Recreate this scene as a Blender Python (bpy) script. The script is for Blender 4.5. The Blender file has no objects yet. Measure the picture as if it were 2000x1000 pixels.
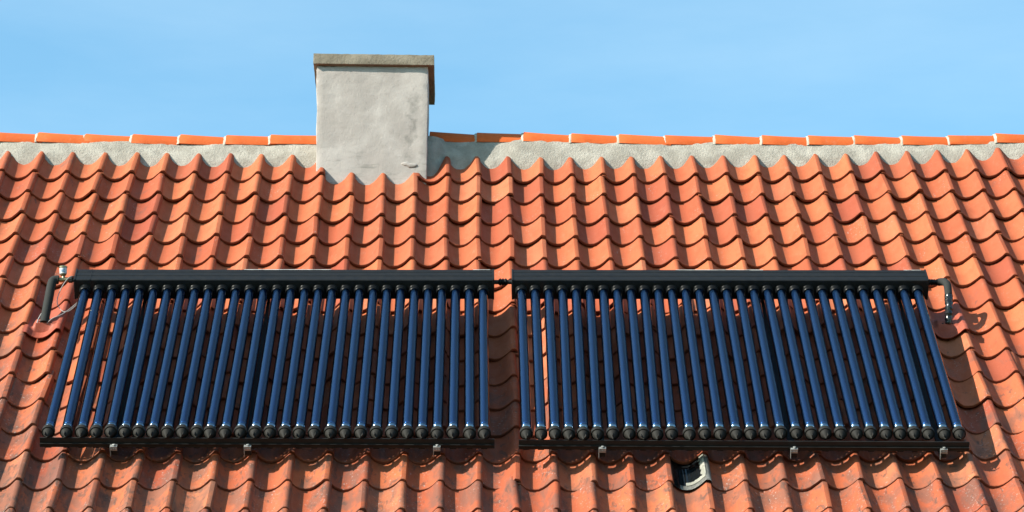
import bpy, bmesh, math, random
from mathutils import Vector, Matrix, noise, Euler

random.seed(11)
SC = bpy.context.scene
COL = SC.collection
R = math.radians
PI = math.pi

# ------------------------------------------------------------------ camera
EYE = 1.6                              # eye height above the ground
ZS = EYE + 4.8918                      # height of the roof origin (row 0, column 0)
yaw, pitch, roll, FPX = 0.0162464, 0.36524, -0.00490404, 6489.5
cam = bpy.data.cameras.new('camera')
cam.sensor_width = 36.0
cam.lens = FPX / 2000.0 * 36.0
cam.clip_start, cam.clip_end = 0.1, 6000.0
camo = bpy.data.objects.new('camera', cam)
COL.objects.link(camo)
right = Vector((math.cos(yaw), -math.sin(yaw), 0))
fwd = Vector((math.sin(yaw) * math.cos(pitch), math.cos(yaw) * math.cos(pitch), math.sin(pitch)))
up = right.cross(fwd)
r2 = right * math.cos(roll) + up * math.sin(roll)
u2 = up * math.cos(roll) - right * math.sin(roll)
CAMPOS = Vector((-0.31129, -16.40461, EYE))
m = Matrix((r2, u2, -fwd)).transposed().to_4x4()
m.translation = CAMPOS
camo.matrix_world = m
SC.camera = camo

# ------------------------------------------------------------------ sun, sky, exposure
SUN = Vector((-1.75, -0.82, 1.25)).normalized()        # towards the sun
elev = math.asin(SUN.z)
azim = math.atan2(SUN.x, SUN.y)
sl = bpy.data.lights.new('sun', 'SUN')
sl.energy = 5.0
sl.angle = R(0.53)
sl.color = (1.0, 0.955, 0.83)
so = bpy.data.objects.new('sun', sl)
COL.objects.link(so)
so.location = (-20, -20, 30)
so.rotation_euler = (-SUN).to_track_quat('-Z', 'Y').to_euler()

world = bpy.data.worlds.new('World')
SC.world = world
world.use_nodes = True
nt = world.node_tree
nt.nodes.clear()
wo = nt.nodes.new('ShaderNodeOutputWorld')
bg = nt.nodes.new('ShaderNodeBackground')
sky = nt.nodes.new('ShaderNodeTexSky')
sky.sky_type = 'NISHITA'
sky.sun_disc = False
sky.sun_elevation = elev
sky.sun_rotation = azim
sky.altitude = 10
sky.air_density = 1.0
sky.dust_density = 0.8
sky.ozone_density = 1.2
bg.inputs['Strength'].default_value = 0.10
# thin wisps of cirrus over the clear sky
tc = nt.nodes.new('ShaderNodeTexCoord')
mp = nt.nodes.new('ShaderNodeMapping')
mp.inputs['Scale'].default_value = (2.2, 2.2, 9.0)
mp.inputs['Rotation'].default_value = (0.0, 0.25, 0.0)
nz = nt.nodes.new('ShaderNodeTexNoise')
nz.inputs['Scale'].default_value = 2.3
nz.inputs['Detail'].default_value = 7
nz.inputs['Roughness'].default_value = 0.55
cr = nt.nodes.new('ShaderNodeValToRGB')
cr.color_ramp.elements[0].position = 0.42
cr.color_ramp.elements[0].color = (0, 0, 0, 1)
cr.color_ramp.elements[1].position = 0.80
cr.color_ramp.elements[1].color = (0.15, 0.15, 0.15, 1)
mx = nt.nodes.new('ShaderNodeMix')
mx.data_type = 'RGBA'
mx.inputs['B'].default_value = (5.0, 5.9, 6.1, 1)
nt.links.new(tc.outputs['Generated'], mp.inputs['Vector'])
nt.links.new(mp.outputs['Vector'], nz.inputs['Vector'])
nt.links.new(nz.outputs['Fac'], cr.inputs['Fac'])
nt.links.new(cr.outputs['Color'], mx.inputs['Factor'])
tint = nt.nodes.new('ShaderNodeMix')                  # clear, slightly cyan summer air
tint.data_type = 'RGBA'
tint.blend_type = 'MULTIPLY'
tint.inputs['Factor'].default_value = 1.0
tint.inputs['B'].default_value = (0.91, 1.29, 1.23, 1)
nt.links.new(sky.outputs['Color'], tint.inputs['A'])
nt.links.new(tint.outputs['Result'], mx.inputs['A'])
nt.links.new(mx.outputs['Result'], bg.inputs['Color'])
nt.links.new(bg.outputs['Background'], wo.inputs['Surface'])

SC.view_settings.view_transform = 'Standard'
SC.view_settings.look = 'None'
SC.view_settings.gamma = 1.0
SC.view_settings.exposure = 1.2
SC.view_settings.use_curve_mapping = False
SC.render.engine = 'CYCLES'
SC.cycles.transparent_max_bounces = 12
SC.cycles.max_bounces = 8

# ------------------------------------------------------------------ node helpers
def new_mat(name):
    mt = bpy.data.materials.new(name)
    mt.use_nodes = True
    t = mt.node_tree
    b = t.nodes['Principled BSDF']
    return mt, t, b

def N(t, kind, **kw):
    n = t.nodes.new(kind)
    for k, v in kw.items():
        if k in n.inputs:
            n.inputs[k].default_value = v
        else:
            setattr(n, k, v)
    return n

def L_(t, a, b):
    t.links.new(a, b)

def mixc(t, fac, a, b, blend='MIX'):
    n = t.nodes.new('ShaderNodeMix')
    n.data_type = 'RGBA'
    n.blend_type = blend
    for nm, v in (('Factor', fac), ('A', a), ('B', b)):
        if isinstance(v, (int, float, tuple)):
            n.inputs[nm].default_value = v if not isinstance(v, tuple) else (*v, 1)[:4]
        else:
            t.links.new(v, n.inputs[nm])
    return n.outputs['Result']

def ramp(t, src, lo, hi, a=0.0, b=1.0):
    n = t.nodes.new('ShaderNodeMapRange')
    n.interpolation_type = 'SMOOTHSTEP'
    n.inputs['From Min'].default_value = lo
    n.inputs['From Max'].default_value = hi
    n.inputs['To Min'].default_value = a
    n.inputs['To Max'].default_value = b
    t.links.new(src, n.inputs['Value'])
    return n.outputs['Result']

def math_(t, op, a, b=None):
    n = t.nodes.new('ShaderNodeMath')
    n.operation = op
    for i, v in enumerate((a, b)):
        if v is None:
            continue
        if isinstance(v, (int, float)):
            n.inputs[i].default_value = v
        else:
            t.links.new(v, n.inputs[i])
    return n.outputs[0]

def noise_(t, vec, scale, detail=4, rough=0.55, dist=0.0):
    n = t.nodes.new('ShaderNodeTexNoise')
    n.inputs['Scale'].default_value = scale
    n.inputs['Detail'].default_value = detail
    n.inputs['Roughness'].default_value = rough
    n.inputs['Distortion'].default_value = dist
    t.links.new(vec, n.inputs['Vector'])
    return n.outputs['Fac']

def bump_(t, b, h, strength, dist):
    n = t.nodes.new('ShaderNodeBump')
    n.inputs['Strength'].default_value = strength
    n.inputs['Distance'].default_value = dist
    t.links.new(h, n.inputs['Height'])
    t.links.new(n.outputs['Normal'], b.inputs['Normal'])

# ------------------------------------------------------------------ materials
def clay_mat(name, ca, cb, weather=1.0, rough=0.72):
    mt, t, b = new_mat(name)
    geo = N(t, 'ShaderNodeNewGeometry')
    oi = N(t, 'ShaderNodeObjectInfo')
    at = N(t, 'ShaderNodeAttribute', attribute_name='piece_random')
    rnd = math_(t, 'FRACT', math_(t, 'ADD', oi.outputs['Random'], at.outputs['Fac']))
    pos = geo.outputs['Position']
    # coordinates in the roof plane, drawn out a little down the slope
    mp = N(t, 'ShaderNodeMapping')
    mp.inputs['Rotation'].default_value = (R(-45), 0, 0)
    L_(t, pos, mp.inputs['Vector'])
    mp2 = N(t, 'ShaderNodeMapping')
    mp2.inputs['Scale'].default_value = (1.0, 0.45, 1.0)
    L_(t, mp.outputs['Vector'], mp2.inputs['Vector'])
    # each piece reads its own part of the noise
    off = N(t, 'ShaderNodeVectorMath', operation='ADD')
    sc = N(t, 'ShaderNodeVectorMath', operation='SCALE')
    cx = N(t, 'ShaderNodeCombineXYZ')
    for k in range(3):
        L_(t, rnd, cx.inputs[k])
    L_(t, cx.outputs[0], sc.inputs[0])
    sc.inputs['Scale'].default_value = 3.0
    L_(t, mp2.outputs['Vector'], off.inputs[0])
    L_(t, sc.outputs[0], off.inputs[1])
    pv = off.outputs[0]
    base = mixc(t, rnd, ca, cb)
    if weather > 0.5:                                  # some tiles were fired darker, some paler
        r3 = math_(t, 'FRACT', math_(t, 'MULTIPLY', rnd, 7.31))
        base = mixc(t, ramp(t, r3, 0.72, 0.98, 0.0, 0.75), base, (0.200, 0.040, 0.021))
        base = mixc(t, ramp(t, r3, 0.20, 0.02, 0.0, 0.60), base, (0.390, 0.135, 0.066))
    big = noise_(t, mp.outputs['Vector'], 0.8, 2)
    base = mixc(t, ramp(t, big, 0.35, 0.7, 0.0, 0.35), base, tuple(x * 0.86 for x in ca))
    mid = noise_(t, pv, 14, 5, 0.6)
    base = mixc(t, ramp(t, mid, 0.40, 0.72, 0.0, 0.30), base, (ca[0] * .66, ca[1] * .62, ca[2] * .66))
    pale = noise_(t, pv, 23, 5, 0.65)
    base = mixc(t, ramp(t, pale, 0.56, 0.78, 0.0, 0.22), base, (0.36, 0.19, 0.125))
    fine = noise_(t, pos, 260, 3, 0.7)
    base = mixc(t, ramp(t, fine, 0.3, 0.75, 0.0, 0.22), base, (ca[0] * .55, ca[1] * .5, ca[2] * .5))
    if weather > 0:
        sep = N(t, 'ShaderNodeSeparateXYZ')
        L_(t, mp.outputs['Vector'], sep.inputs[0])
        # older, dirtier clay low on the roof (y is the distance up the slope)
        base_v = ZS * math.sin(R(45))
        low = ramp(t, sep.outputs['Y'], base_v + 0.1, base_v + 3.6, 1.0, 0.0)
        lef = ramp(t, sep.outputs['X'], -3.2, -0.8, 1.0, 0.0)
        w = math_(t, 'ADD', math_(t, 'MULTIPLY', low, 0.20), math_(t, 'MULTIPLY', lef, 0.07))
        g = noise_(t, pv, 8.0, 7, 0.62, 0.4)
        gm = ramp(t, math_(t, 'ADD', g, w), 0.61, 0.83, 0.0, 0.62 * weather)
        base = mixc(t, gm, base, (0.082, 0.050, 0.039))
        # black algae near the low end of some tiles
        g2 = noise_(t, pv, 19.0, 6, 0.7, 0.6)
        gm2 = ramp(t, math_(t, 'ADD', g2, math_(t, 'MULTIPLY', w, 0.55)), 0.66, 0.74, 0.0, 0.62 * weather)
        base = mixc(t, gm2, base, (0.042, 0.034, 0.028))
        # soot-dark specks and scratches
        s0 = noise_(t, pos, 120.0, 3, 0.6)
        sg = noise_(t, pv, 5.0, 3, 0.5)
        dk = math_(t, 'MULTIPLY', ramp(t, s0, 0.62, 0.70), ramp(t, sg, 0.42, 0.62))
        base = mixc(t, math_(t, 'MULTIPLY', dk, 0.55 * weather), base, (0.075, 0.035, 0.026))
        # pale lichen flecks in groups
        s1 = noise_(t, pv, 6.0, 3, 0.5)
        s2 = noise_(t, pos, 75.0, 4, 0.6)
        fl = math_(t, 'MULTIPLY', ramp(t, math_(t, 'ADD', s1, math_(t, 'MULTIPLY', w, 0.4)), 0.53, 0.70),
                   ramp(t, s2, 0.615, 0.665))
        base = mixc(t, math_(t, 'MULTIPLY', fl, 0.55 * weather), base, (0.36, 0.33, 0.31))
    if weather > 0.5:                                  # shade on the cut lower ends, painted into the clay colour
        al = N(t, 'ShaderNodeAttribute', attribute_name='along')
        end_shade = ramp(t, al.outputs['Fac'], 0.35, 0.15, 0.0, 0.62)
        base = mixc(t, end_shade, base, (0.070, 0.020, 0.010))
    L_(t, base, b.inputs['Base Color'])
    rr = ramp(t, mid, 0.3, 0.7, rough - 0.08, rough + 0.12)
    L_(t, rr, b.inputs['Roughness'])
    b.inputs['Specular IOR Level'].default_value = 0.22
    bh = math_(t, 'ADD', math_(t, 'MULTIPLY', fine, 0.5), noise_(t, pos, 60, 4, 0.6))
    bump_(t, b, bh, 0.28, 0.004)
    return mt

M = {}
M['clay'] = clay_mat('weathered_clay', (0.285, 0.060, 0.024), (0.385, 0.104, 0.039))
M['ridge_clay'] = clay_mat('ridge_clay', (0.45, 0.080, 0.014), (0.51, 0.102, 0.020), weather=0.2, rough=0.75)
M['lead_red'] = clay_mat('red_painted_sheet', (0.285, 0.064, 0.036), (0.30, 0.070, 0.040), weather=0.25, rough=0.58)

def plaster_mat(name, ca, cb, stain=None, scale=1.0, bump=0.35, speck=0.35):
    mt, t, b = new_mat(name)
    geo = N(t, 'ShaderNodeNewGeometry')
    pos = geo.outputs['Position']
    n1 = noise_(t, pos, 4.5 * scale, 6, 0.6, 0.3)
    n2 = noise_(t, pos, 38 * scale, 5, 0.65)
    n3 = noise_(t, pos, 210, 3, 0.7)
    c = mixc(t, ramp(t, n1, 0.36, 0.66), ca, cb)
    c = mixc(t, ramp(t, n2, 0.50, 0.80, 0, speck), c, tuple(x * .72 for x in ca))
    c = mixc(t, ramp(t, n3, 0.52, 0.78, 0, speck), c, tuple(x * .55 for x in ca))
    pit = noise_(t, pos, 95, 2, 0.5)
    c = mixc(t, ramp(t, pit, 0.72, 0.76, 0, 0.55), c, tuple(x * .35 for x in ca))
    if stain:
        c = stain(t, pos, c)
    L_(t, c, b.inputs['Base Color'])
    b.inputs['Roughness'].default_value = 0.92
    b.inputs['Specular IOR Level'].default_value = 0.2
    h = math_(t, 'ADD', math_(t, 'MULTIPLY', n2, 1.2), math_(t, 'MULTIPLY', n3, 0.8))
    bump_(t, b, h, bump, 0.006)
    return mt

def chimney_stain(t, pos, c):
    # the damp run down the right of the face, and a few smears (world x and z)
    sep = N(t, 'ShaderNodeSeparateXYZ')
    L_(t, pos, sep.inputs[0])
    wob = noise_(t, pos, 11, 5, 0.65)
    wob2 = noise_(t, pos, 30, 4, 0.6)
    xs = math_(t, 'ADD', sep.outputs['X'], math_(t, 'MULTIPLY', math_(t, 'SUBTRACT', wob, 0.5), 0.20))
    zc = math_(t, 'SUBTRACT', sep.outputs['Z'], ZS)
    cx = math_(t, 'ADD', math_(t, 'MULTIPLY', math_(t, 'SUBTRACT', zc, 3.5), 0.10), -0.632)
    dx = math_(t, 'ABSOLUTE', math_(t, 'SUBTRACT', xs, cx))
    band = ramp(t, dx, 0.004, 0.050, 1.0, 0.0)
    vert = math_(t, 'MULTIPLY', ramp(t, zc, 3.22, 3.34), ramp(t, zc, 3.66, 3.80, 1, 0))
    k = math_(t, 'MULTIPLY', math_(t, 'MULTIPLY', band, vert), ramp(t, wob2, 0.25, 0.65))
    c = mixc(t, math_(t, 'MULTIPLY', k, 0.62), c, (0.150, 0.138, 0.124))
    # streaky grey along the bottom
    mp = N(t, 'ShaderNodeMapping')
    mp.inputs['Scale'].default_value = (1.2, 1, 5)
    L_(t, pos, mp.inputs['Vector'])
    sm = noise_(t, mp.outputs['Vector'], 5, 5, 0.6)
    k2 = math_(t, 'MULTIPLY', ramp(t, sm, 0.54, 0.68), ramp(t, zc, 3.2, 3.42, 0.65, 0.12))
    return mixc(t, k2, c, (0.165, 0.155, 0.14))

M['render'] = plaster_mat('grey_render', (0.300, 0.264, 0.244), (0.370, 0.330, 0.308), chimney_stain, 1.0, 0.36, 0.22)
M['concrete'] = plaster_mat('cap_concrete', (0.165, 0.138, 0.104), (0.230, 0.197, 0.152), None, 1.6, 0.6)
M['mortar'] = plaster_mat('ridge_mortar', (0.265, 0.236, 0.202), (0.365, 0.330, 0.287), None, 1.8, 1.0)
M['pale_mortar'] = plaster_mat('joint_mortar', (0.30, 0.27, 0.22), (0.36, 0.33, 0.28), None, 2.5, 0.4)
M['cement'] = plaster_mat('pale_cement', (0.40, 0.385, 0.33), (0.47, 0.45, 0.39), None, 3.0, 0.6)
M['wall'] = plaster_mat('wall_render', (0.3480, 0.3180, 0.2640), (0.3840, 0.3540, 0.3000), None, 0.6, 0.3)

def simple(name, col, rough=0.5, metal=0.0, spec=0.5, bump=0.0, vary=0.25, nscale=30, coat=0.0):
    mt, t, b = new_mat(name)
    geo = N(t, 'ShaderNodeNewGeometry')
    n1 = noise_(t, geo.outputs['Position'], nscale, 5, 0.6)
    c = mixc(t, ramp(t, n1, 0.3, 0.75), tuple(x * (1 - vary) for x in col), tuple(x * (1 + vary) for x in col))
    L_(t, c, b.inputs['Base Color'])
    L_(t, ramp(t, n1, 0.3, 0.7, max(rough - .07, 0.02), rough + .07), b.inputs['Roughness'])
    b.inputs['Metallic'].default_value = metal
    b.inputs['Specular IOR Level'].default_value = spec
    b.inputs['Coat Weight'].default_value = coat
    if bump:
        bump_(t, b, noise_(t, geo.outputs['Position'], 160, 3, .6), bump, 0.002)
    return mt

M['black_alu'] = simple('black_anodised_aluminium', (0.0095, 0.0095, 0.0100), 0.5, 0.0, 0.16, 0.05, 0.15)
M['black_rail'] = simple('black_rail_metal', (0.0120, 0.0118, 0.0115), 0.55, 0.0, 0.2, 0.0, 0.2)
M['rubber'] = simple('black_rubber', (0.0150, 0.0145, 0.0140), 0.62, 0, 0.35, 0.12, 0.25, 60)
M['cap_rubber'] = simple('dusty_rubber', (0.0150, 0.0135, 0.0120), 0.72, 0, 0.14, 0.15, 0.25, 60)
M['gasket'] = simple('shiny_gasket', (0.0055, 0.0055, 0.006), 0.34, 0, 0.18, 0.0, 0.2)
M['foam'] = simple('pipe_foam', (0.0200, 0.0205, 0.0195), 0.85, 0, 0.22, 0.4, 0.2, 50)
M['tape'] = simple('black_tape', (0.0090, 0.0095, 0.0105), 0.26, 0, 0.5, 0.3, 0.2)
M['brass'] = simple('dull_brass', (0.2520, 0.2040, 0.1200), 0.36, 0.9, 0.5, 0.1, 0.2)
M['steel'] = simple('dull_galvanised_steel', (0.24, 0.24, 0.235), 0.42, 0.35, 0.5, 0.1, 0.15)
M['mirror'] = simple('silver_mirror', (0.22, 0.26, 0.32), 0.13, 1.0, 0.5, 0.0, 0.1)
M['white_plastic'] = simple('white_plastic', (0.4320, 0.4380, 0.4440), 0.45, 0, 0.5, 0.0, 0.05)
M['cable'] = simple('pale_cable', (0.26, 0.24, 0.235), 0.5, 0, 0.4, 0.0, 0.1)
M['film'] = simple('white_film', (0.34, 0.33, 0.32), 0.5, 0, 0.3, 0.0, 0.2, 14)
M['lead'] = simple('grey_lead', (0.235, 0.225, 0.205), 0.55, 0, 0.4, 0.3, 0.25, 40)
M['blue_print'] = simple('blue_print', (0.0480, 0.1500, 0.3000), 0.45)
M['deck'] = simple('roof_underlay', (0.0210, 0.0180, 0.0156), 0.9)
M['grass_ground'] = simple('grass_ground', (0.0570, 0.0690, 0.0330), 0.95, 0, 0.2, 0, 0.35, 1.5)

# absorber: selective coating, dark blue
mt, t, b = new_mat('blue_absorber')
b.inputs['Base Color'].default_value = (0.043, 0.136, 0.360, 1)
b.inputs['Metallic'].default_value = 0.92
b.inputs['Roughness'].default_value = 0.20
b.inputs['Specular IOR Level'].default_value = 0.5
M['absorber'] = mt
# outer glass: thin shell
mt, t, b = new_mat('tube_glass')
t.nodes.remove(b)
out = t.nodes['Material Output']
tr = N(t, 'ShaderNodeBsdfTransparent')
tr.inputs['Color'].default_value = (0.93, 0.95, 0.95, 1)
gl = N(t, 'ShaderNodeBsdfGlossy')
gl.inputs['Roughness'].default_value = 0.04
fr = N(t, 'ShaderNodeFresnel')
fr.inputs['IOR'].default_value = 1.5
ms = N(t, 'ShaderNodeMixShader')
L_(t, fr.outputs[0], ms.inputs[0])
L_(t, tr.outputs[0], ms.inputs[1])
L_(t, gl.outputs[0], ms.inputs[2])
L_(t, ms.outputs[0], out.inputs['Surface'])
M['glass'] = mt

# ------------------------------------------------------------------ mesh helpers
def finish(name, bm, mat, parent=None, angle=35, smooth=True):
    me = bpy.data.meshes.new(name)
    bm.normal_update()
    bm.to_mesh(me)
    bm.free()
    return link(name, me, mat, parent, angle, smooth)

def link(name, me, mat, parent=None, angle=35, smooth=True):
    if mat is not None and len(me.materials) == 0:
        me.materials.append(mat)
    if smooth:
        me.shade_smooth()
        me.set_sharp_from_angle(angle=R(angle))
    o = bpy.data.objects.new(name, me)
    COL.objects.link(o)
    if parent:
        o.parent = parent
    return o

def put(name, me, parent, loc=(0, 0, 0), rot=(0, 0, 0)):
    o = bpy.data.objects.new(name, me)
    COL.objects.link(o)
    o.parent = parent
    o.location = loc
    o.rotation_euler = rot
    return o

def thing(name, label, cat, loc=(0, 0, 0), rot=(0, 0, 0), group=None):
    o = bpy.data.objects.new(name, None)
    o.empty_display_size = 0.2
    COL.objects.link(o)
    o.location = loc
    o.rotation_euler = rot
    o['label'] = label
    o['category'] = cat
    if group:
        o['group'] = group
    return o

def box(bm, x0, x1, y0, y1, z0, z1, bevel=0.0):
    vs = [bm.verts.new((x, y, z)) for x in (x0, x1) for y in (y0, y1) for z in (z0, z1)]
    f = [(0, 1, 3, 2), (4, 6, 7, 5), (0, 4, 5, 1), (2, 3, 7, 6), (0, 2, 6, 4), (1, 5, 7, 3)]
    fs = [bm.faces.new([vs[i] for i in q]) for q in f]
    if bevel:
        es = list({e for ff in fs for e in ff.edges})
        bmesh.ops.bevel(bm, geom=es, offset=bevel, segments=2, affect='EDGES', profile=0.6)
    return fs

def frame_for(d):
    d = d.normalized()
    a = Vector((0, 0, 1)) if abs(d.z) < 0.9 else Vector((1, 0, 0))
    x = d.cross(a).normalized()
    return x, x.cross(d).normalized()

def lathe(bm, p, d, prof, seg=16, cap0=False, cap1=False):
    """prof: (distance along d, radius)"""
    d = d.normalized()
    x, y = frame_for(d)
    rings = []
    for s, r in prof:
        c = p + d * s
        rings.append([bm.verts.new(c + (x * math.cos(2 * PI * k / seg) + y * math.sin(2 * PI * k / seg)) * r) for k in range(seg)])
    for a, b in zip(rings, rings[1:]):
        for k in range(seg):
            j = (k + 1) % seg
            bm.faces.new((a[k], a[j], b[j], b[k]))
    if cap0:
        bm.faces.new(rings[0][::-1])
    if cap1:
        bm.faces.new(rings[-1])
    bmesh.ops.recalc_face_normals(bm, faces=bm.faces[:])

def smooth_path(pts, n=6):
    P = [Vector(p) for p in pts]
    P = [2 * P[0] - P[1]] + P + [2 * P[-1] - P[-2]]
    out = []
    for i in range(1, len(P) - 2):
        for k in range(n):
            q = k / n
            a, b_, c, d = P[i - 1], P[i], P[i + 1], P[i + 2]
            out.append(0.5 * ((2 * b_) + (-a + c) * q + (2 * a - 5 * b_ + 4 * c - d) * q * q + (-a + 3 * b_ - 3 * c + d) * q ** 3))
    out.append(P[-2])
    return out

def tube(bm, pts, rad, seg=12, n=6, caps=True):
    pp = smooth_path(pts, n)
    rings = []
    x = None
    for i, p in enumerate(pp):
        d = (pp[min(i + 1, len(pp) - 1)] - pp[max(i - 1, 0)]).normalized()
        if x is None:
            x, y = frame_for(d)
        else:
            x = (x - d * x.dot(d)).normalized()
            y = d.cross(x)
        r = rad(i / (len(pp) - 1)) if callable(rad) else rad
        rings.append([bm.verts.new(p + (x * math.cos(2 * PI * k / seg) + y * math.sin(2 * PI * k / seg)) * r) for k in range(seg)])
    for a, b in zip(rings, rings[1:]):
        for k in range(seg):
            j = (k + 1) % seg
            bm.faces.new((a[k], a[j], b[j], b[k]))
    if caps:
        bm.faces.new(rings[0][::-1])
        bm.faces.new(rings[-1])
    bmesh.ops.recalc_face_normals(bm, faces=bm.faces[:])

def nz3(x, y, z=0.0):
    return noise.noise(Vector((x, y, z)))

# ------------------------------------------------------------------ roof measures
ROOF_ROT = (R(45), 0, 0)
W, LR = 0.20, 0.32                     # cover width and lath distance of a pantile
APEX_Y = 3.57                          # where the two slopes meet

def field(c, j):
    """the old roof sags: sideways and out-of-plane offset at column c, row j"""
    c = max(-17, min(17, c)) / 16.0
    s = (max(-2, min(15, j)) - 7) / 7.0
    B = (1, c, s, c * c, c * s, s * s, c ** 3, c * c * s, c * s * s, s ** 3)
    du = (0.0043, -0.0174, 0.0022, -0.0057, -0.0077, -0.0012, 0.0262, -0.0188, 0.001, 0.0058)
    dn = (-0.0224, -0.0093, 0.0036, 0.0283, 0, 0.0207, 0.0146, 0.0044, 0.0046, -0.0053)
    return sum(a * b for a, b in zip(B, du)), sum(a * b for a, b in zip(B, dn))

PROF = [(-.10, -.023), (0.0, -.025), (.05, -.033), (.13, -.048), (.24, -.0595), (.36, -.063), (.48, -.0595),
        (.59, -.049), (.69, -.034), (.78, -.0170), (.84, -.0048), (.872, 0), (.935, -.0006), (.985, -.0055),
        (1.012, -.0135), (1.026, -.0255)]
THK = 0.0185
TILE_LEN = 0.385
TILT = 0.0213 / LR

def prof_n(x):
    """surface height of the cover at fraction x of a tile"""
    for (a, na), (b, nb) in zip(PROF, PROF[1:]):
        if a <= x <= b:
            q = (x - a) / (b - a)
            return na + (nb - na) * q
    return PROF[-1][1]

def tile_rows(prof, wav=0.0, ph=0.0):
    """stations of a tile, bottom far -> bottom near -> lip -> top near -> top far"""
    st = []
    for v, dn in ((TILE_LEN, -THK), (0.003, -THK), (0.0, -THK + .003), (0.0, -.0035), (0.0032, 0.0), (0.19, 0.0), (TILE_LEN, 0.0)):
        row = []
        for x, n in prof:
            lip = wav * (math.sin(6.0 * x + ph) + 0.7 * math.sin(17.0 * x + 2 * ph)) if v < 0.02 else 0.0
            row.append(((x - 1.0) * W, v + lip, n + dn - v * TILT))
        st.append(row)
    return st

def tile_mesh(name, k):
    rg = random.Random(100 + k)
    prof = [(x + rg.uniform(-.004, .004), n + rg.uniform(-.0009, .0009)) for x, n in PROF]
    st = tile_rows(prof, rg.uniform(0.0008, 0.0026), rg.uniform(0, 6))
    bm = bmesh.new()
    V = [[bm.verts.new(p) for p in r] for r in st]
    for a, b in zip(V, V[1:]):
        for i in range(len(a) - 1):
            bm.faces.new((a[i], b[i], b[i + 1], a[i + 1]))
    bm.faces.new([r[-1] for r in V])
    bm.faces.new([r[0] for r in V][::-1])
    bmesh.ops.recalc_face_normals(bm, faces=bm.faces[:])
    bm.verts.index_update()
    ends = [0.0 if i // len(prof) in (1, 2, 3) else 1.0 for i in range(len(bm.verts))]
    me = bpy.data.meshes.new(name)
    bm.to_mesh(me)
    bm.free()
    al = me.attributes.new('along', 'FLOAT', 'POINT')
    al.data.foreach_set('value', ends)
    me.materials.append(M['clay'])
    me.shade_smooth()
    me.set_sharp_from_angle(angle=R(38))
    return me

# ------------------------------------------------------------------ ground
bm = bmesh.new()
S = 3000
vs = [bm.verts.new(p) for p in ((-S, -S, 0), (S, -S, 0), (S, S, 0), (-S, S, 0))]
bm.faces.new(vs)
g = finish('ground', bm, M['grass_ground'], None, smooth=False)
g['kind'] = 'structure'

# ------------------------------------------------------------------ house
HX = 5.3
ROW_LO, ROW_HI = -10, 14
house = thing('house', 'house under a steep orange pantile roof with a rendered grey chimney on its ridge', 'house', (0, APEX_Y, 0))
HO = Vector((0, APEX_Y, 0))
EAVE_Y = -3.2 * math.cos(R(45))
EAVE_Z = ZS + EAVE_Y
bm = bmesh.new()                                       # walls: a gabled prism
wy0, wy1 = EAVE_Y + 0.35, 2 * APEX_Y - EAVE_Y - 0.35
zt = ZS + wy0 - 0.22
pts = [(wy0, 0), (wy1, 0), (wy1, zt), (APEX_Y, ZS + APEX_Y - 0.22), (wy0, zt)]
A = [bm.verts.new((-HX + .2, y - APEX_Y, z)) for y, z in pts]
B = [bm.verts.new((HX - .2, y - APEX_Y, z)) for y, z in pts]
bm.faces.new(A)
bm.faces.new(B[::-1])
for i in range(5):
    j = (i + 1) % 5
    bm.faces.new((A[i], B[i], B[j], A[j]))
bmesh.ops.recalc_face_normals(bm, faces=bm.faces[:])
finish('wall', bm, M['wall'], house, smooth=False)

bm = bmesh.new()                                       # underlay of the front slope, in roof coordinates
box(bm, -HX, HX, -3.15, 4.93, -0.17, -0.125)
roof = finish('roof', bm, M['deck'], house, smooth=False)
roof.location = Vector((0, 0, ZS)) - HO
roof.rotation_euler = ROOF_ROT

# rear slope: corrugated sheet of the same tiles, out of sight
bm = bmesh.new()
nu = 53 * 6
rows = []
for v in (-3.2, 4.98):
    rows.append([bm.verts.new(((i / 6 - 26.5) * W, 2 * (APEX_Y) - v * math.cos(R(45)) - APEX_Y, ZS + v * math.sin(R(45)) + 1.3 * prof_n((i / 6) % 1.0))) for i in range(nu + 1)])
for i in range(nu):
    bm.faces.new((rows[0][i], rows[0][i + 1], rows[1][i + 1], rows[1][i]))
finish('rear_slope', bm, M['clay'], house)

# ---- pantiles: the 300 largest in view are objects, the rest is one mesh
VARI = [tile_mesh('pantile', k) for k in range(8)]
ROOFM = Matrix.Translation((0, 0, ZS)) @ Matrix.Rotation(R(45), 4, 'X')
CAMI = camo.matrix_world.inverted()
def px(p):
    q = CAMI @ (ROOFM @ Vector(p))
    return 1000 + FPX * q.x / -q.z, 500 - FPX * q.y / -q.z, -q.z

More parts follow.
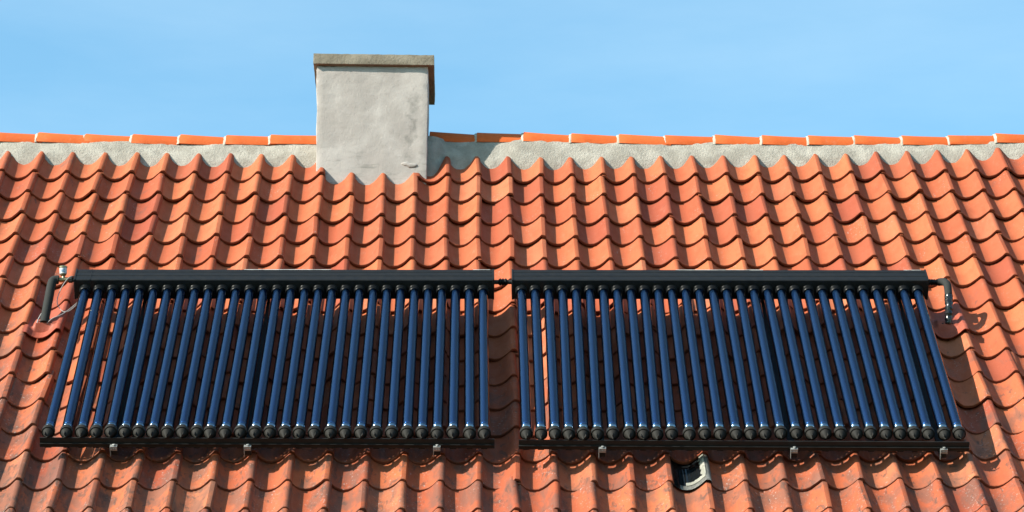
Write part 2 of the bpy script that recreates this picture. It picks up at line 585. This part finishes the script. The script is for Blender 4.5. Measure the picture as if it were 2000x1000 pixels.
SPECIAL = {(-13, 7), (13, 7), (5, 1)}                  # two pipe flashings and the glass tile
tiles = []
rg = random.Random(5)
for j in range(ROW_LO, ROW_HI + 1):
    rv = rg.uniform(-.003, .003)
    for c in range(-26, 28):
        du, dn = field(c, j)
        u = c * W + du + rg.uniform(-.004, .004)
        v = j * LR + rv + rg.uniform(-.008, .008)
        n = dn + rg.uniform(-.002, .0025)
        rz = R(rg.gauss(0, .7))
        ry = R(rg.gauss(0, .8))
        lift = rg.random()
        rx = R(rg.gauss(0, .12))
        if lift > 0.965:                               # the odd tile that sits a little proud
            n += 0.006
            v -= 0.006
            rz += R(rg.uniform(-1.2, 1.2))
        if (c, j) in SPECIAL or (j == ROW_HI and c in (-5, -4, -3)):
            continue
        x, y, z = px((u - W / 2, v + LR / 2, -0.03))
        inx = max(0.0, min(2000, x + 34) - max(0, x - 34)) / 68
        hh = 0.42 * LR * FPX / z / 2
        iny = max(0.0, min(1000, y + hh) - max(0, y - hh)) / (2 * hh)
        area = inx * iny / z ** 2
        uu, vv = u - W / 2, v + LR / 2
        if (-2.5 < uu < -0.2 or 0.05 < uu < 2.35) and 0.68 < vv < 2.45:
            area *= 0.22
        if -1.2 < uu < -0.58 and j == ROW_HI:
            area *= 0.3
        tiles.append((area, c, j, Vector((u, v, n)), Euler((rx, ry, rz)), rg.randrange(8), rg.random()))
tiles.sort(key=lambda q: -q[0])
for area, c, j, loc, rot, k, rn in tiles[:300]:
    put('roof_tile', VARI[k], roof, loc, rot)
verts, faces, rnds, alo = [], [], [], []
for area, c, j, loc, rot, k, rn in tiles[300:]:
    me = VARI[k]
    mt4 = Matrix.Translation(loc) @ rot.to_matrix().to_4x4()
    o0 = len(verts)
    verts += [tuple(mt4 @ v.co) for v in me.vertices]
    faces += [[o0 + i for i in p.vertices] for p in me.polygons]
    rnds += [rn] * len(me.vertices)
    alo += [d.value for d in me.attributes['along'].data]
me = bpy.data.meshes.new('roof_tile')
me.from_pydata(verts, [], faces)
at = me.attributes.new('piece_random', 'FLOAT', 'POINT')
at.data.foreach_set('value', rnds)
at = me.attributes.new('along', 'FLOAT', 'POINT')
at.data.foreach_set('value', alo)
o = link('roof_tile', me, M['clay'], roof, 38)
o['kind'] = 'stuff'

# ---- ridge tiles with their mortar
RA, RB = 0.12, 0.097
JX = [-3.364, -3.06, -2.756, -2.448, -2.14, -1.839, -1.551, None, -0.523, -0.214, 0.088, 0.4, 0.71, 1.012, 1.335, 1.641,
      1.944, 2.244, 2.554, 2.861, 3.168, 3.47]
JZ = [3.596, 3.593, 3.586, 3.583, 3.58, 3.575, 3.579, None, 3.604, 3.596, 3.602, 3.593, 3.588, 3.583, 3.586, 3.581,
      3.579, 3.583, 3.58, 3.584, 3.596, 3.598]
def ridge_mesh(length, seed):
    rgx = random.Random(seed)
    bm = bmesh.new()
    T = 0.016
    seg = 16
    rings = []
    for s, (x, gr) in enumerate(((0.0, 1.055), (0.004, 1.075), (0.09, 1.045), (length, 1.0))):
        oo, ii = [], []
        for k in range(seg + 1):
            a = PI * k / seg
            ca, sa = -math.cos(a), math.sin(a)
            w = 1 + rgx.uniform(-.006, .006)
            oo.append(bm.verts.new((x, ca * RA * gr * w, sa * RB * gr * w)))
            ii.append(bm.verts.new((x, ca * (RA * gr - T), sa * (RB * gr - T))))
        rings.append((oo, ii))
    for (o1, i1), (o2, i2) in zip(rings, rings[1:]):
        for k in range(seg):
            bm.faces.new((o1[k], o1[k + 1], o2[k + 1], o2[k]))
            bm.faces.new((i1[k], i2[k], i2[k + 1], i1[k + 1]))
        bm.faces.new((o1[0], o2[0], i2[0], i1[0]))
        bm.faces.new((o1[-1], i1[-1], i2[-1], o2[-1]))
    for o_, i_ in (rings[0], rings[-1]):
        for k in range(seg):
            bm.faces.new((o_[k], i_[k], i_[k + 1], o_[k + 1]))
    bmesh.ops.recalc_face_normals(bm, faces=bm.faces[:])
    return bm
def collar_mesh(seed):
    rgx = random.Random(seed)
    bm = bmesh.new()
    seg = 18
    rings = []
    for x, gr in ((-0.016, 0.985), (-0.012, 1.03), (-0.002, 1.062), (0.005, 1.03)):
        rings.append([bm.verts.new((x + rgx.uniform(-.004, .003), -math.cos(PI * k / seg) * RA * gr * (1 + rgx.uniform(-.012, .012)),
                                    math.sin(PI * k / seg) * RB * gr * (1 + rgx.uniform(-.012, .012)) - .004)) for k in range(seg + 1)])
    for a, b in zip(rings, rings[1:]):
        for k in range(seg):
            bm.faces.new((a[k], a[k + 1], b[k + 1], b[k]))
    bmesh.ops.recalc_face_normals(bm, faces=bm.faces[:])
    return bm
# further tiles to both ends of the ridge
xs = [(-3.364 - 0.305 * k, 3.598) for k in range(6, 0, -1)] + [(x, z) for x, z in zip(JX, JZ)] + [(3.47 + 0.305 * k, 3.6) for k in range(1, 7)]
for i in range(len(xs) - 1):
    if xs[i][0] is None:
        continue
    x0, z0 = xs[i]
    x1, z1 = xs[i + 1] if xs[i + 1][0] is not None else (-1.20, 3.572)
    ln = x1 - x0 + 0.035
    zr = (z1 - 0.013) if xs[i + 1][0] is not None else z0 - 0.006
    o = finish('ridge_tile', ridge_mesh(ln, 40 + i), M['ridge_clay'], house, 40)
    ry = math.atan2((z0 - 0.005) - zr, x1 - x0)
    o.location = Vector((x0, APEX_Y + random.uniform(-.004, .004), ZS + z0 - 0.104)) - HO
    o.rotation_euler = (0, ry, R(random.gauss(0, .25)))
    if i and xs[i - 1][0] is not None:
        q = finish('mortar_joint', collar_mesh(70 + i), M['pale_mortar'], o)

bm = bmesh.new()                                       # the mortar bed under the ridge, front side
nu = 560
prev = None
def base_z(x):
    best = min((q for q in xs if q[0] is not None), key=lambda q: abs(q[0] - x))
    return best[1] - 0.101
for i in range(nu + 1):
    x = -HX + 2 * HX * i / nu
    col = []
    bz = sum(base_z(x + d) for d in (-.15, 0, .15)) / 3
    for k in range(10):
        q = k / 9
        y = 3.392 + 0.064 * q ** 1.25 + 0.010 * math.sin(q * PI) * -1
        foot = max(0.0, min(1.0, (-0.405 - x) / 0.10)) if x > -0.9 else 0.0
        foot = foot * foot * (3 - 2 * foot)           # mortar packed into the corners by the chimney
        y -= 0.130 * foot * (1 - 0.55 * q)
        zb = 3.25 - 0.14 * foot
        z = zb + (bz + 0.012 - zb) * q
        d = 0.007 * nz3(x * 9, z * 14) + 0.004 * nz3(x * 31, z * 31, 3.0)
        y += -d + 0.010 * nz3(x * 2.2, 0.0, 7.0)
        col.append(bm.verts.new((x, y - APEX_Y, ZS + z)))
    if prev:
        for k in range(9):
            bm.faces.new((prev[k], col[k], col[k + 1], prev[k + 1]))
    prev = col
finish('ridge_mortar', bm, M['mortar'], house, 60)

# ---- chimney
def rough_box(x0, x1, y0, y1, z0, z1, step, amp, tx=0.0, seed=0, edge=0.006, freq=7.0):
    """box of fine quads with an uneven hand-made surface; tx widens the top"""
    bm = bmesh.new()
    nx, ny, nzz = [max(1, int(round((b - a) / step))) for a, b in ((x0, x1), (y0, y1), (z0, z1))]
    key = {}
    def vtx(i, j, k):
        if (i, j, k) not in key:
            x, y, z = x0 + (x1 - x0) * i / nx, y0 + (y1 - y0) * j / ny, z0 + (z1 - z0) * k / nzz
            q = k / nzz
            x += (q - .5) * tx * (2 * i / nx - 1)
            nrm = Vector(((i == nx) - (i == 0), (j == ny) - (j == 0), (k == nzz) - (k == 0)))
            cnt = nrm.length_squared
            d = amp * (nz3(x * freq + seed, y * freq, z * freq) + .5 * nz3(x * 28, y * 28 + seed, z * 28))
            if cnt > 1:
                d -= edge * (0.6 + 0.9 * abs(nz3(x * 20, y * 20, z * 20 + seed)))
            p = Vector((x, y, z)) + nrm.normalized() * d
            key[(i, j, k)] = bm.verts.new(p)
        return key[(i, j, k)]
    for i in range(nx):
        for j in range(ny):
            for k in (0, nzz):
                bm.faces.new([vtx(*q) for q in ((i, j, k), (i + 1, j, k), (i + 1, j + 1, k), (i, j + 1, k))])
    for i in range(nx):
        for k in range(nzz):
            for j in (0, ny):
                bm.faces.new([vtx(*q) for q in ((i, j, k), (i + 1, j, k), (i + 1, j, k + 1), (i, j, k + 1))])
    for j in range(ny):
        for k in range(nzz):
            for i in (0, nx):
                bm.faces.new([vtx(*q) for q in ((i, j, k), (i, j + 1, k), (i, j + 1, k + 1), (i, j, k + 1))])
    bmesh.ops.recalc_face_normals(bm, faces=bm.faces[:])
    return bm
bm = rough_box(-1.2425, -0.5325, 3.225, 3.81, 2.80, 3.931, 0.022, 0.0035, 0.011, 3)
bmesh.ops.translate(bm, verts=bm.verts, vec=Vector((0, 0, ZS)) - HO)
chim = finish('chimney', bm, M['render'], house, 50)
bm = rough_box(-1.2700, -0.4885, 3.194, 3.842, 3.927, 4.001, 0.018, 0.0022, 0.0, 9, 0.004, 16)
for v in bm.verts:
    v.co.z += -0.012 * (v.co.x + 0.88)
bmesh.ops.translate(bm, verts=bm.verts, vec=Vector((0, 0, ZS)) - HO)
finish('chimney_cap', bm, M['concrete'], chim, 50)
# a hand's smear of cement low on the face
bm = bmesh.new()
bmesh.ops.create_icosphere(bm, subdivisions=3, radius=1.0)
for v in bm.verts:
    s = 1 + 0.25 * nz3(v.co.x * 2.2, v.co.z * 2.2, 4)
    v.co = Vector((v.co.x * 0.052 * s - 0.645, v.co.y * 0.006 + 3.224 - APEX_Y, v.co.z * 0.016 * s + ZS + 3.235 + 0.01 * (v.co.x < -.2)))
finish('cement_smear', bm, M['render'], chim, 80)

# ---- the two sheet flashings that let the pipes through
def flashing(c, j, pc, name='pipe_flashing'):
    """pc: (u, v, half width) of the raised pocket in roof coordinates"""
    du, dn = field(c, j)
    bm = bmesh.new()
    nu_, nv_ = 44, 40
    v0, v1 = 2.128, 2.66
    G = []
    for b_ in range(nv_ + 1):
        row = []
        v = v0 + (v1 - v0) * b_ / nv_
        for a in range(nu_ + 1):
            x = -.10 + 1.125 * a / nu_
            u = (c - 1 + x) * W + du
            n = prof_n(x) + dn - (v - (j * LR)) * TILT + 0.004
            if v < 2.25:
                n += 0.004
            # pocket: level plate in the valley, falling off below and to the sides
            dxp = abs(u - pc[0]) / pc[2]
            side = max(0.0, min(1.0, (1.5 - dxp) / 0.6))
            side = side * side * (3 - 2 * side)
            fr_ = max(0.0, min(1.0, (v - (pc[1] - 0.028)) / 0.026))
            bk = max(0.0, min(1.0, (pc[1] + 0.17 - v) / 0.12))
            plate = -0.008 + dn + 0.004
            n = n + max(0.0, plate - n) * side * fr_ * bk
            # dressed crinkles over the rolls
            if x > 0.72:
                n += 0.004 * math.sin((v - 2.19) * 150) * math.exp(-((v - 2.185) / 0.022) ** 2) + 0.009 * math.exp(-((v - 2.182) / 0.016) ** 2)
            row.append(bm.verts.new((u, v + 0.006 * nz3(u * 30, 3.0) * (b_ == 0), n)))
        G.append(row)
    for a, b_ in zip(G, G[1:]):
        for i in range(nu_):
            bm.faces.new((a[i], a[i + 1], b_[i + 1], b_[i]))
    # turned-down hem
    low = [bm.verts.new((p.co.x, p.co.y + .001, p.co.z - 0.006)) for p in G[0]]
    for i in range(nu_):
        bm.faces.new((low[i], low[i + 1], G[0][i + 1], G[0][i]))
    rt = [bm.verts.new((r[-1].co.x + .001, r[-1].co.y, r[-1].co.z - 0.012)) for r in G]
    for i in range(nv_):
        bm.faces.new((G[i][-1], rt[i], rt[i + 1], G[i + 1][-1]))
    bmesh.ops.recalc_face_normals(bm, faces=bm.faces[:])
    o = finish(name, bm, M['lead_red'], house, 50)
    o.location = Vector((0, 0, ZS)) - HO
    o.rotation_euler = ROOF_ROT
    rb = bmesh.new()
    lathe(rb, Vector((0, 0, 0)), Vector((0, 0, 1)), [(0, .006), (.003, .0055), (.0042, .003)], 8, True, True)
    rm = bpy.data.meshes.new('rivet')
    rb.to_mesh(rm)
    rb.free()
    rm.materials.append(M['black_rail'])
    for k in (-.5, .55):
        put('rivet', rm, o, (pc[0] + k * pc[2], pc[1] + 0.008, -0.006 + dn))
    return o
fl = flashing(-13, 7, (-2.700, 2.236, 0.058))
fl['label'] = 'red sheet flashing under the grey foam pipe beside the left collector'
fl = flashing(13, 7, (2.490, 2.228, 0.055))
fl['label'] = 'shaded red sheet flashing under the taped pipe beside the right collector'

# ---- the glass tile below the right collector
c, j = 5, 1
du, dn = field(c, j)
def strip_tile(x0, x1, v0, v1, dz, thick, name, mat, parent, jag=None, n_u=18, n_v=8):
    bm = bmesh.new()
    G = []
    for b_ in range(n_v + 1):
        row = []
        for a in range(n_u + 1):
            x = x0 + (x1 - x0) * a / n_u
            v = v0 + (v1 - v0) * b_ / n_v
            if jag:
                x, v = jag(x, v, a / n_u, b_ / n_v)
            row.append(bm.verts.new(((x - 1) * W, v, prof_n(x) + dz - v * TILT)))
        G.append(row)
    fs = []
    for a, b_ in zip(G, G[1:]):
        for i in range(n_u):
            fs.append(bm.faces.new((a[i], a[i + 1], b_[i + 1], b_[i])))
    if thick:
        ex = bmesh.ops.solidify(bm, geom=fs, thickness=thick)
    bmesh.ops.recalc_face_normals(bm, faces=bm.faces[:])
    return finish(name, bm, mat, parent, 40)
gt = bpy.data.objects.new('glass_roof_tile', None)
COL.objects.link(gt)
gt.parent = house
gt.location = Vector((0, 0, ZS)) - HO + Matrix.Rotation(R(45), 3, 'X') @ Vector((c * W + du, j * LR - 0.012, dn))
gt.rotation_euler = ROOF_ROT
gt['label'] = 'clear glass roof tile with a pale cemented edge'
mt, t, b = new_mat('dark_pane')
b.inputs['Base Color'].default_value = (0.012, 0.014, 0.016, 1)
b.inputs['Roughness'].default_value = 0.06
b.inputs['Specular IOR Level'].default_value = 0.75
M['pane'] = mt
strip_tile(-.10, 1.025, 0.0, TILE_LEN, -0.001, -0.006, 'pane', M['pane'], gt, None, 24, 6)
def jag_r(x, v, a, b_):
    return x + (1 - a) * 0.11 * nz3(v * 48, 2.0), v
strip_tile(.78, 1.03, 0.0, TILE_LEN, 0.0035, -0.018, 'lead_edge', M['lead'], gt, None, 10, 6)
strip_tile(.20, .78, 0.0, 0.050, 0.0035, -0.016, 'lead_hem', M['lead'], gt, None, 14, 3)
strip_tile(.765, .885, 0.075, 0.330, 0.0075, -0.006, 'cement_bead', M['cement'], gt, jag_r, 5, 16)
def jag_b(x, v, a, b_):
    return x, v + b_ * 0.022 * nz3(x * 17, 6.0)
strip_tile(.36, .86, 0.045, 0.082, 0.0075, -0.006, 'cement_bead', M['cement'], gt, jag_b, 18, 4)

# ------------------------------------------------------------------ solar collectors
H_AX = 0.115                            # height of the tube axes above the tiles
V_FACE = 2.42                           # down-slope face of the manifold
CAP_L = [-2.496, -2.4, -2.321, -2.243, -2.166, -2.091, -2.019, -1.945, -1.867, -1.789, -1.711, -1.643, -1.562, -1.481, -1.403,
         -1.325, -1.247, -1.17, -1.09, -1.005, -0.927, -0.846, -0.762, -0.681, -0.599, -0.521, -0.44, -0.356, -0.268, -0.19]
CAP_R = [0.032, 0.11, 0.184, 0.256, 0.334, 0.409, 0.49, 0.578, 0.652, 0.724, 0.802, 0.896, 0.978, 1.059, 1.144, 1.22, 1.298,
         1.382, 1.464, 1.542, 1.617, 1.698, 1.783, 1.858, 1.939, 2.014, 2.089, 2.164, 2.249, 2.33]
TL = 1.81                               # manifold face to cap middle
D = Vector((0, -1, 0))
def quick(name, mat, fn, angle=35):
    bm = bmesh.new()
    fn(bm)
    me = bpy.data.meshes.new(name)
    bm.to_mesh(me)
    bm.free()
    me.materials.append(mat)
    me.shade_smooth()
    me.set_sharp_from_angle(angle=R(angle))
    return me
ME = {}
ME['glass_tube'] = quick('glass_tube', M['glass'], lambda bm: lathe(bm, Vector(), D, [(-.03, .029), (TL - .03, .029)], 24))
ae = [(-.03, .0218), (TL - .107, .0218)] + [(TL - .107 + .0218 * math.sin(a), .0218 * math.cos(a)) for a in (.3, .6, .9, 1.2, 1.45)]
ME['absorber'] = quick('absorber', M['absorber'], lambda bm: lathe(bm, Vector(), D, ae, 20, False, True))
ME['getter'] = quick('getter_mirror', M['mirror'], lambda bm: lathe(bm, Vector(), D, [(TL - .084, .0274), (TL - .077, .0271), (TL - .071, .0258), (TL - .066, .0234), (TL - .062, .0200), (TL - .059, .0155), (TL - .057, .0100)], 20))
ME['gasket'] = quick('gasket', M['gasket'], lambda bm: lathe(bm, Vector(), D, [(-.004, .0375), (.005, .0375), (.009, .0352), (.010, .0338), (.018, .0338), (.022, .0330), (.034, .0318), (.036, .0302), (.035, .0285)], 24))
cap_prof = [(TL - .034, .0295), (TL - .034, .0335), (TL - .030, .0345), (TL - .006, .0352), (TL - .001, .0348), (TL - .001, .0310), (TL - .008, .0292),
            (TL + .002, .0285), (TL + .016, .0235), (TL + .030, .0145), (TL + .040, .0075), (TL + .047, .0042), (TL + .052, .0030)]
def capfn(bm):
    lathe(bm, Vector(), D, cap_prof, 22, False, True)
    # the moulded slot and tongue at the tip
    box(bm, -.0022, .0022, -(TL + .046), -(TL + .020), .006, .0215, .0008)
ME['end_cap'] = quick('end_cap', M['cap_rubber'], capfn, 40)

def collector(x0, x1, caps, heads, label, clamps, seam, strips, rail_dv, tilt):
    t_ = thing('solar_collector', label, 'solar collector', (0, 0, ZS), ROOF_ROT, 'evacuated tube collectors on the roof')
    # manifold box: top face has two shallow grooves
    bm = bmesh.new()
    prof = [(V_FACE, .060), (V_FACE, .177), (V_FACE + .004, .181), (V_FACE + .048, .181), (V_FACE + .050, .1785), (V_FACE + .058, .1785),
            (V_FACE + .060, .181), (V_FACE + .102, .181), (V_FACE + .104, .1785), (V_FACE + .109, .1785), (V_FACE + .111, .181),
            (V_FACE + .142, .181), (V_FACE + .146, .177), (V_FACE + .146, .060)]
    sec = [[bm.verts.new((x, v, n)) for v, n in prof] for x in (x0 + .008, x1 - .008)]
    k_ = len(prof)
    for i in range(k_):
        jn = (i + 1) % k_
        bm.faces.new((sec[0][i], sec[0][jn], sec[1][jn], sec[1][i]))
    bm.faces.new(sec[0])
    bm.faces.new(sec[1][::-1])
    bmesh.ops.recalc_face_normals(bm, faces=bm.faces[:])
    man = finish('manifold', bm, M['black_alu'], t_, 25)
    for a, b in ((x0, x0 + .010), (x1 - .010, x1)):
        bm = bmesh.new()
        box(bm, a, b, V_FACE - .003, V_FACE + .149, .057, .184, .002)
        finish('end_plate', bm, M['black_alu'], man)
    if seam:
        bm = bmesh.new()
        box(bm, seam - .002, seam + .002, V_FACE - .002, V_FACE + .147, .10, .1825)
        finish('joint_strip', bm, M['black_rail'], man, smooth=False)
    for a, b in strips:
        bm = bmesh.new()
        n_ = 24
        rr = random.Random(int(abs(a) * 100))
        lo = [bm.verts.new((a + (b - a) * i / n_, V_FACE + .1375 + rr.uniform(-.0015, .0025), .1825)) for i in range(n_ + 1)]
        hi = [bm.verts.new((a + (b - a) * i / n_, V_FACE + .143, .1828)) for i in range(n_ + 1)]
        up_ = [bm.verts.new((a + (b - a) * i / n_, V_FACE + .149, .178)) for i in range(n_ + 1)]
        for i in range(n_):
            bm.faces.new((lo[i], lo[i + 1], hi[i + 1], hi[i]))
            bm.faces.new((hi[i], hi[i + 1], up_[i + 1], up_[i]))
        finish('white_film', bm, M['film'], man, smooth=False)
    # tubes, fanned a little as they lie
    rr = random.Random(int(abs(x0) * 1000))
    for i, cu in enumerate(caps):
        hu = heads[0] + (heads[1] - heads[0]) * i / 29
        ang = math.atan2(cu - hu, TL)
        dv = rail_dv * (1 - i / 29) + rr.uniform(-.004, .004)
        pt = -math.atan2(-.006 + rr.uniform(-.002, .002), TL)
        tb = put('glass_tube', ME['glass_tube'], t_, (hu, V_FACE + dv * .25, H_AX), (pt, 0, ang))
        put('absorber', ME['absorber'], tb)
        put('getter_mirror', ME['getter'], tb)
        put('gasket', ME['gasket'], tb, (0, -dv * .25, 0))
        put('end_cap', ME['end_cap'], tb, (0, dv * .75, 0), (0, R(rr.uniform(-45, 45)), 0))
    # foot rail: a channel with a lip, the caps rest behind it
    vb = 0.548 + rail_dv * 0
    bm = bmesh.new()
    pr = [(vb + .020, .064), (vb + .020, .0675), (vb + .030, .0680), (vb + .030, .0975), (vb + .0335, .0985), (vb + .038, .0965), (vb + .038, .0935), (vb + .0335, .0955),
          (vb + .0335, .046), (vb + .085, .046), (vb + .085, .0425), (vb + .030, .0425), (vb + .030, .064)]
    a, b = x0 + tilt[2], x1 + tilt[3]
    sec = [[bm.verts.new((x, v + dy, n)) for v, n in pr] for x, dy in ((a, tilt[0]), (b, tilt[1]))]
    k_ = len(pr)
    for i in range(k_):
        jn = (i + 1) % k_
        bm.faces.new((sec[0][i], sec[0][jn], sec[1][jn], sec[1][i]))
    bm.faces.new(sec[0])
    bm.faces.new(sec[1][::-1])
    bmesh.ops.recalc_face_normals(bm, faces=bm.faces[:])
    rail = finish('foot_rail', bm, M['black_rail'], t_, 25)
    # a saddle behind each cap
    sb = bmesh.new()
    box(sb, -.017, .017, .0, .022, .030, .078, .003)
    sm = bpy.data.meshes.new('cap_saddle')
    sb.to_mesh(sm)
    sb.free()
    sm.materials.append(M['black_rail'])
    for i, cu in enumerate(caps):
        dy = tilt[0] + (tilt[1] - tilt[0]) * i / 29
        put('cap_saddle', sm, rail, (cu, vb + dy + .044, 0))
    # mounting rails up the slope, under the tubes, each ended by a steel clamp
    for cu, cv in clamps:
        cv += 0.026
        bm = bmesh.new()
        box(bm, cu - .018, cu + .018, cv + .012, V_FACE + .10, .004, .026, .002)
        box(bm, cu - .018, cu + .018, V_FACE + .02, V_FACE + .06, .026, .0595, .002)
        finish('mounting_rail', bm, M['black_rail'], t_, 30)
        bm = bmesh.new()
        box(bm, cu - .019, cu + .019, cv - .010, cv - .007, .040, .062, .0008)
        box(bm, cu - .019, cu + .019, cv - .010, cv + .016, .062, .0645, .0008)
        box(bm, cu - .019, cu - .016, cv - .012, cv + .010, .006, .062, .0008)
        lathe(bm, Vector((cu + .001, cv + .003, .0645)), Vector((0, 0, 1)), [(0, .0085), (.007, .0085), (.0085, .006)], 6, False, True)
        for dx_ in (-.012, 0, .012):
            lathe(bm, Vector((cu + dx_, cv - .010, .050)), D, [(0, .0042), (.003, .0036)], 8, False, True)
        finish('clamp', bm, M['steel'], t_, 30)
    return t_

collector(-2.549, -0.122, CAP_L, (-2.484, -0.187),
          'left solar collector of thirty blue glass tubes, the brass air vent at its upper corner',
          [(-2.146, 0.535), (-1.44, 0.535), (-0.441, 0.530)], -2.455, [(-1.575, -1.068), (-0.245, -0.145)], 0.018, (0.012, -0.004, 0.012, -0.014))
collector(-0.020, 2.396, CAP_R, (0.035, 2.330),
          'right solar collector of thirty blue glass tubes, black taped pipe at its upper corner',
          [(0.433, 0.512), (1.447, 0.506), (2.239, 0.500)], None, [(0.935, 1.445), (2.265, 2.365)], -0.006, (-0.014, -0.038, 0.012, -0.022))

# ------------------------------------------------------------------ pipework
def roof_thing(name, label, cat):
    return thing(name, label, cat, (0, 0, ZS), ROOF_ROT)
# black link between the two manifolds
pc = roof_thing('pipe_coupling', 'short black ribbed pipe coupling bridging the gap between the two collectors', 'pipe coupling')
bm = bmesh.new()
lathe(bm, Vector((-.124, 2.524, .120)), Vector((1, 0, 0)), [(0, .013), (.106, .013)], 14)
finish('pipe', bm, M['rubber'], pc)
bm = bmesh.new()
pr = [(0, .0135)]
for k in range(3):
    s = .004 + k * .016
    pr += [(s, .0175), (s + .004, .022), (s + .010, .022), (s + .0135, .0165)]
pr += [(.052, .0135)]
lathe(bm, Vector((-.097, 2.524, .120)), Vector((1, 0, 0)), pr, 14)
finish('union_nut', bm, M['gasket'], pc, 30)

# left: tee with air vent, then foam-covered pipe into the flashing
lp = roof_thing('insulated_pipe', 'thick grey foam insulated pipe bending down into the red flashing left of the collectors', 'pipe')
bm = bmesh.new()
tube(bm, [(-2.648, 2.528, .130), (-2.664, 2.527, .131), (-2.680, 2.517, .129), (-2.687, 2.488, .119), (-2.692, 2.43, .090), (-2.699, 2.35, .048), (-2.706, 2.27, .004), (-2.708, 2.245, -.012)], .0262, 18, 6)
for v in bm.verts:
    v.co += Vector((nz3(v.co.y * 40, 1, 0), 0, nz3(v.co.y * 40, 5, 0))) * .0015
finish('foam_sleeve', bm, M['foam'], lp, 60)
av = roof_thing('air_vent', 'small brass air vent with white collar on the pipe tee by the left collector', 'air vent')
bm = bmesh.new()
lathe(bm, Vector((-2.665, 2.528, .130)), Vector((1, 0, 0)), [(0, .011), (.020, .011), (.021, .0155), (.070, .0155), (.071, .012), (.086, .012)], 14)
finish('tee', bm, M['brass'], av, 30)
bm = bmesh.new()
lathe(bm, Vector((-2.579, 2.528, .130)), Vector((1, 0, 0)), [(-.014, .012), (-.012, .019), (.008, .019), (.010, .014), (.034, .014)], 8)
finish('union_nut', bm, M['rubber'], av, 30)
UPV = Vector((-.05, .6, .8)).normalized()
vb_ = Vector((-2.622, 2.530, .138))
bm = bmesh.new()
lathe(bm, vb_, UPV, [(0, .011), (.006, .011), (.009, .0095), (.014, .0095), (.019, .0165), (.026, .019)], 16)
finish('stem', bm, M['brass'], av, 30)
bm = bmesh.new()
lathe(bm, vb_, UPV, [(.026, .0185), (.028, .0210), (.062, .0222)], 20)
finish('collar', bm, M['white_plastic'], av, 30)
bm = bmesh.new()
lathe(bm, vb_, UPV, [(.062, .0222), (.063, .0248), (.071, .0248), (.074, .0205), (.076, .011)], 20, False, True)
finish('lid', bm, M['brass'], av, 30)
bm = bmesh.new()                                       # small blue print on the collar
x_, y_ = frame_for(UPV)
f_ = -Vector((0, 1, 0)) + UPV * UPV.y
f_.normalize()
s_ = UPV.cross(f_)
def onr(a, h):
    return vb_ + UPV * h + (f_ * math.cos(a) + s_ * math.sin(a)) * .0224
for a0, a1, h0, h1 in ((.10, .55, .034, .041), (.10, .30, .041, .054), (.35, .55, .045, .054), (-.35, -.1, .036, .050)):
    bm.faces.new([bm.verts.new(onr(a, h)) for a, h in ((a0, h0), (a1, h0), (a1, h1), (a0, h1))])
finish('print', bm, M['blue_print'], av, smooth=False)

cb = roof_thing('sensor_cable', 'thin pale sensor cable looped between the left manifold end and the flashing', 'cable')
bm = bmesh.new()
tube(bm, [(-2.548, 2.555, .135), (-2.570, 2.530, .152), (-2.592, 2.505, .150), (-2.617, 2.470, .125), (-2.640, 2.44, .085), (-2.648, 2.40, .055), (-2.637, 2.365, .035), (-2.610, 2.330, .022), (-2.575, 2.325, .024), (-2.535, 2.36, .045), (-2.512, 2.40, .062)], .0026, 7, 6)
finish('looped_lead', bm, M['cable'], cb)
bm = bmesh.new()
tube(bm, [(-2.690, 2.235, -.010), (-2.660, 2.243, .016), (-2.607, 2.270, .030), (-2.560, 2.325, .045), (-2.512, 2.395, .064)], .0030, 7, 6)
finish('straight_lead', bm, M['cable'], cb)
bm = bmesh.new()
tube(bm, [(-2.722, 2.30, .030), (-2.738, 2.275, .010), (-2.747, 2.245, -.006), (-2.748, 2.232, -.020)], .0034, 7, 6)
finish('short_lead', bm, M['cable'], cb)

# right: bent pipe, bare foam above and tape below
rp = roof_thing('taped_pipe', 'bent pipe at the right collector end, its lower half wrapped in black tape', 'pipe')
bm = bmesh.new()
prl = [(0, .015)]
for k in range(6):
    prl += [(.006 + k * .013, .0165), (.009 + k * .013, .0195), (.014 + k * .013, .0190), (.017 + k * .013, .0160)]
lathe(bm, Vector((2.392, 2.524, .122)), Vector((.95, -.12, .02)), prl, 12)
finish('threaded_joint', bm, M['gasket'], rp, 30)
path = [(2.462, 2.515, .125), (2.482, 2.510, .130), (2.499, 2.492, .136), (2.508, 2.455, .138), (2.509, 2.41, .122), (2.507, 2.36, .096)]
bm = bmesh.new()
tube(bm, path, .0225, 18, 6)
finish('foam_sleeve', bm, M['foam'], rp, 60)
bm = bmesh.new()
tube(bm, [(2.508, 2.375, .104), (2.506, 2.345, .088), (2.503, 2.305, .058), (2.499, 2.265, .020), (2.495, 2.238, -.014)], lambda q: .0245 - .005 * q + .0015 * math.sin(q * 40), 16, 6)
for v in bm.verts:
    v.co += Vector((nz3(v.co.x * 70, v.co.y * 70, v.co.z * 70), nz3(v.co.y * 70, 3, v.co.x * 70), nz3(v.co.z * 70, 9, v.co.x * 60))) * .0045
finish('tape_wrap', bm, M['tape'], rp, 25)
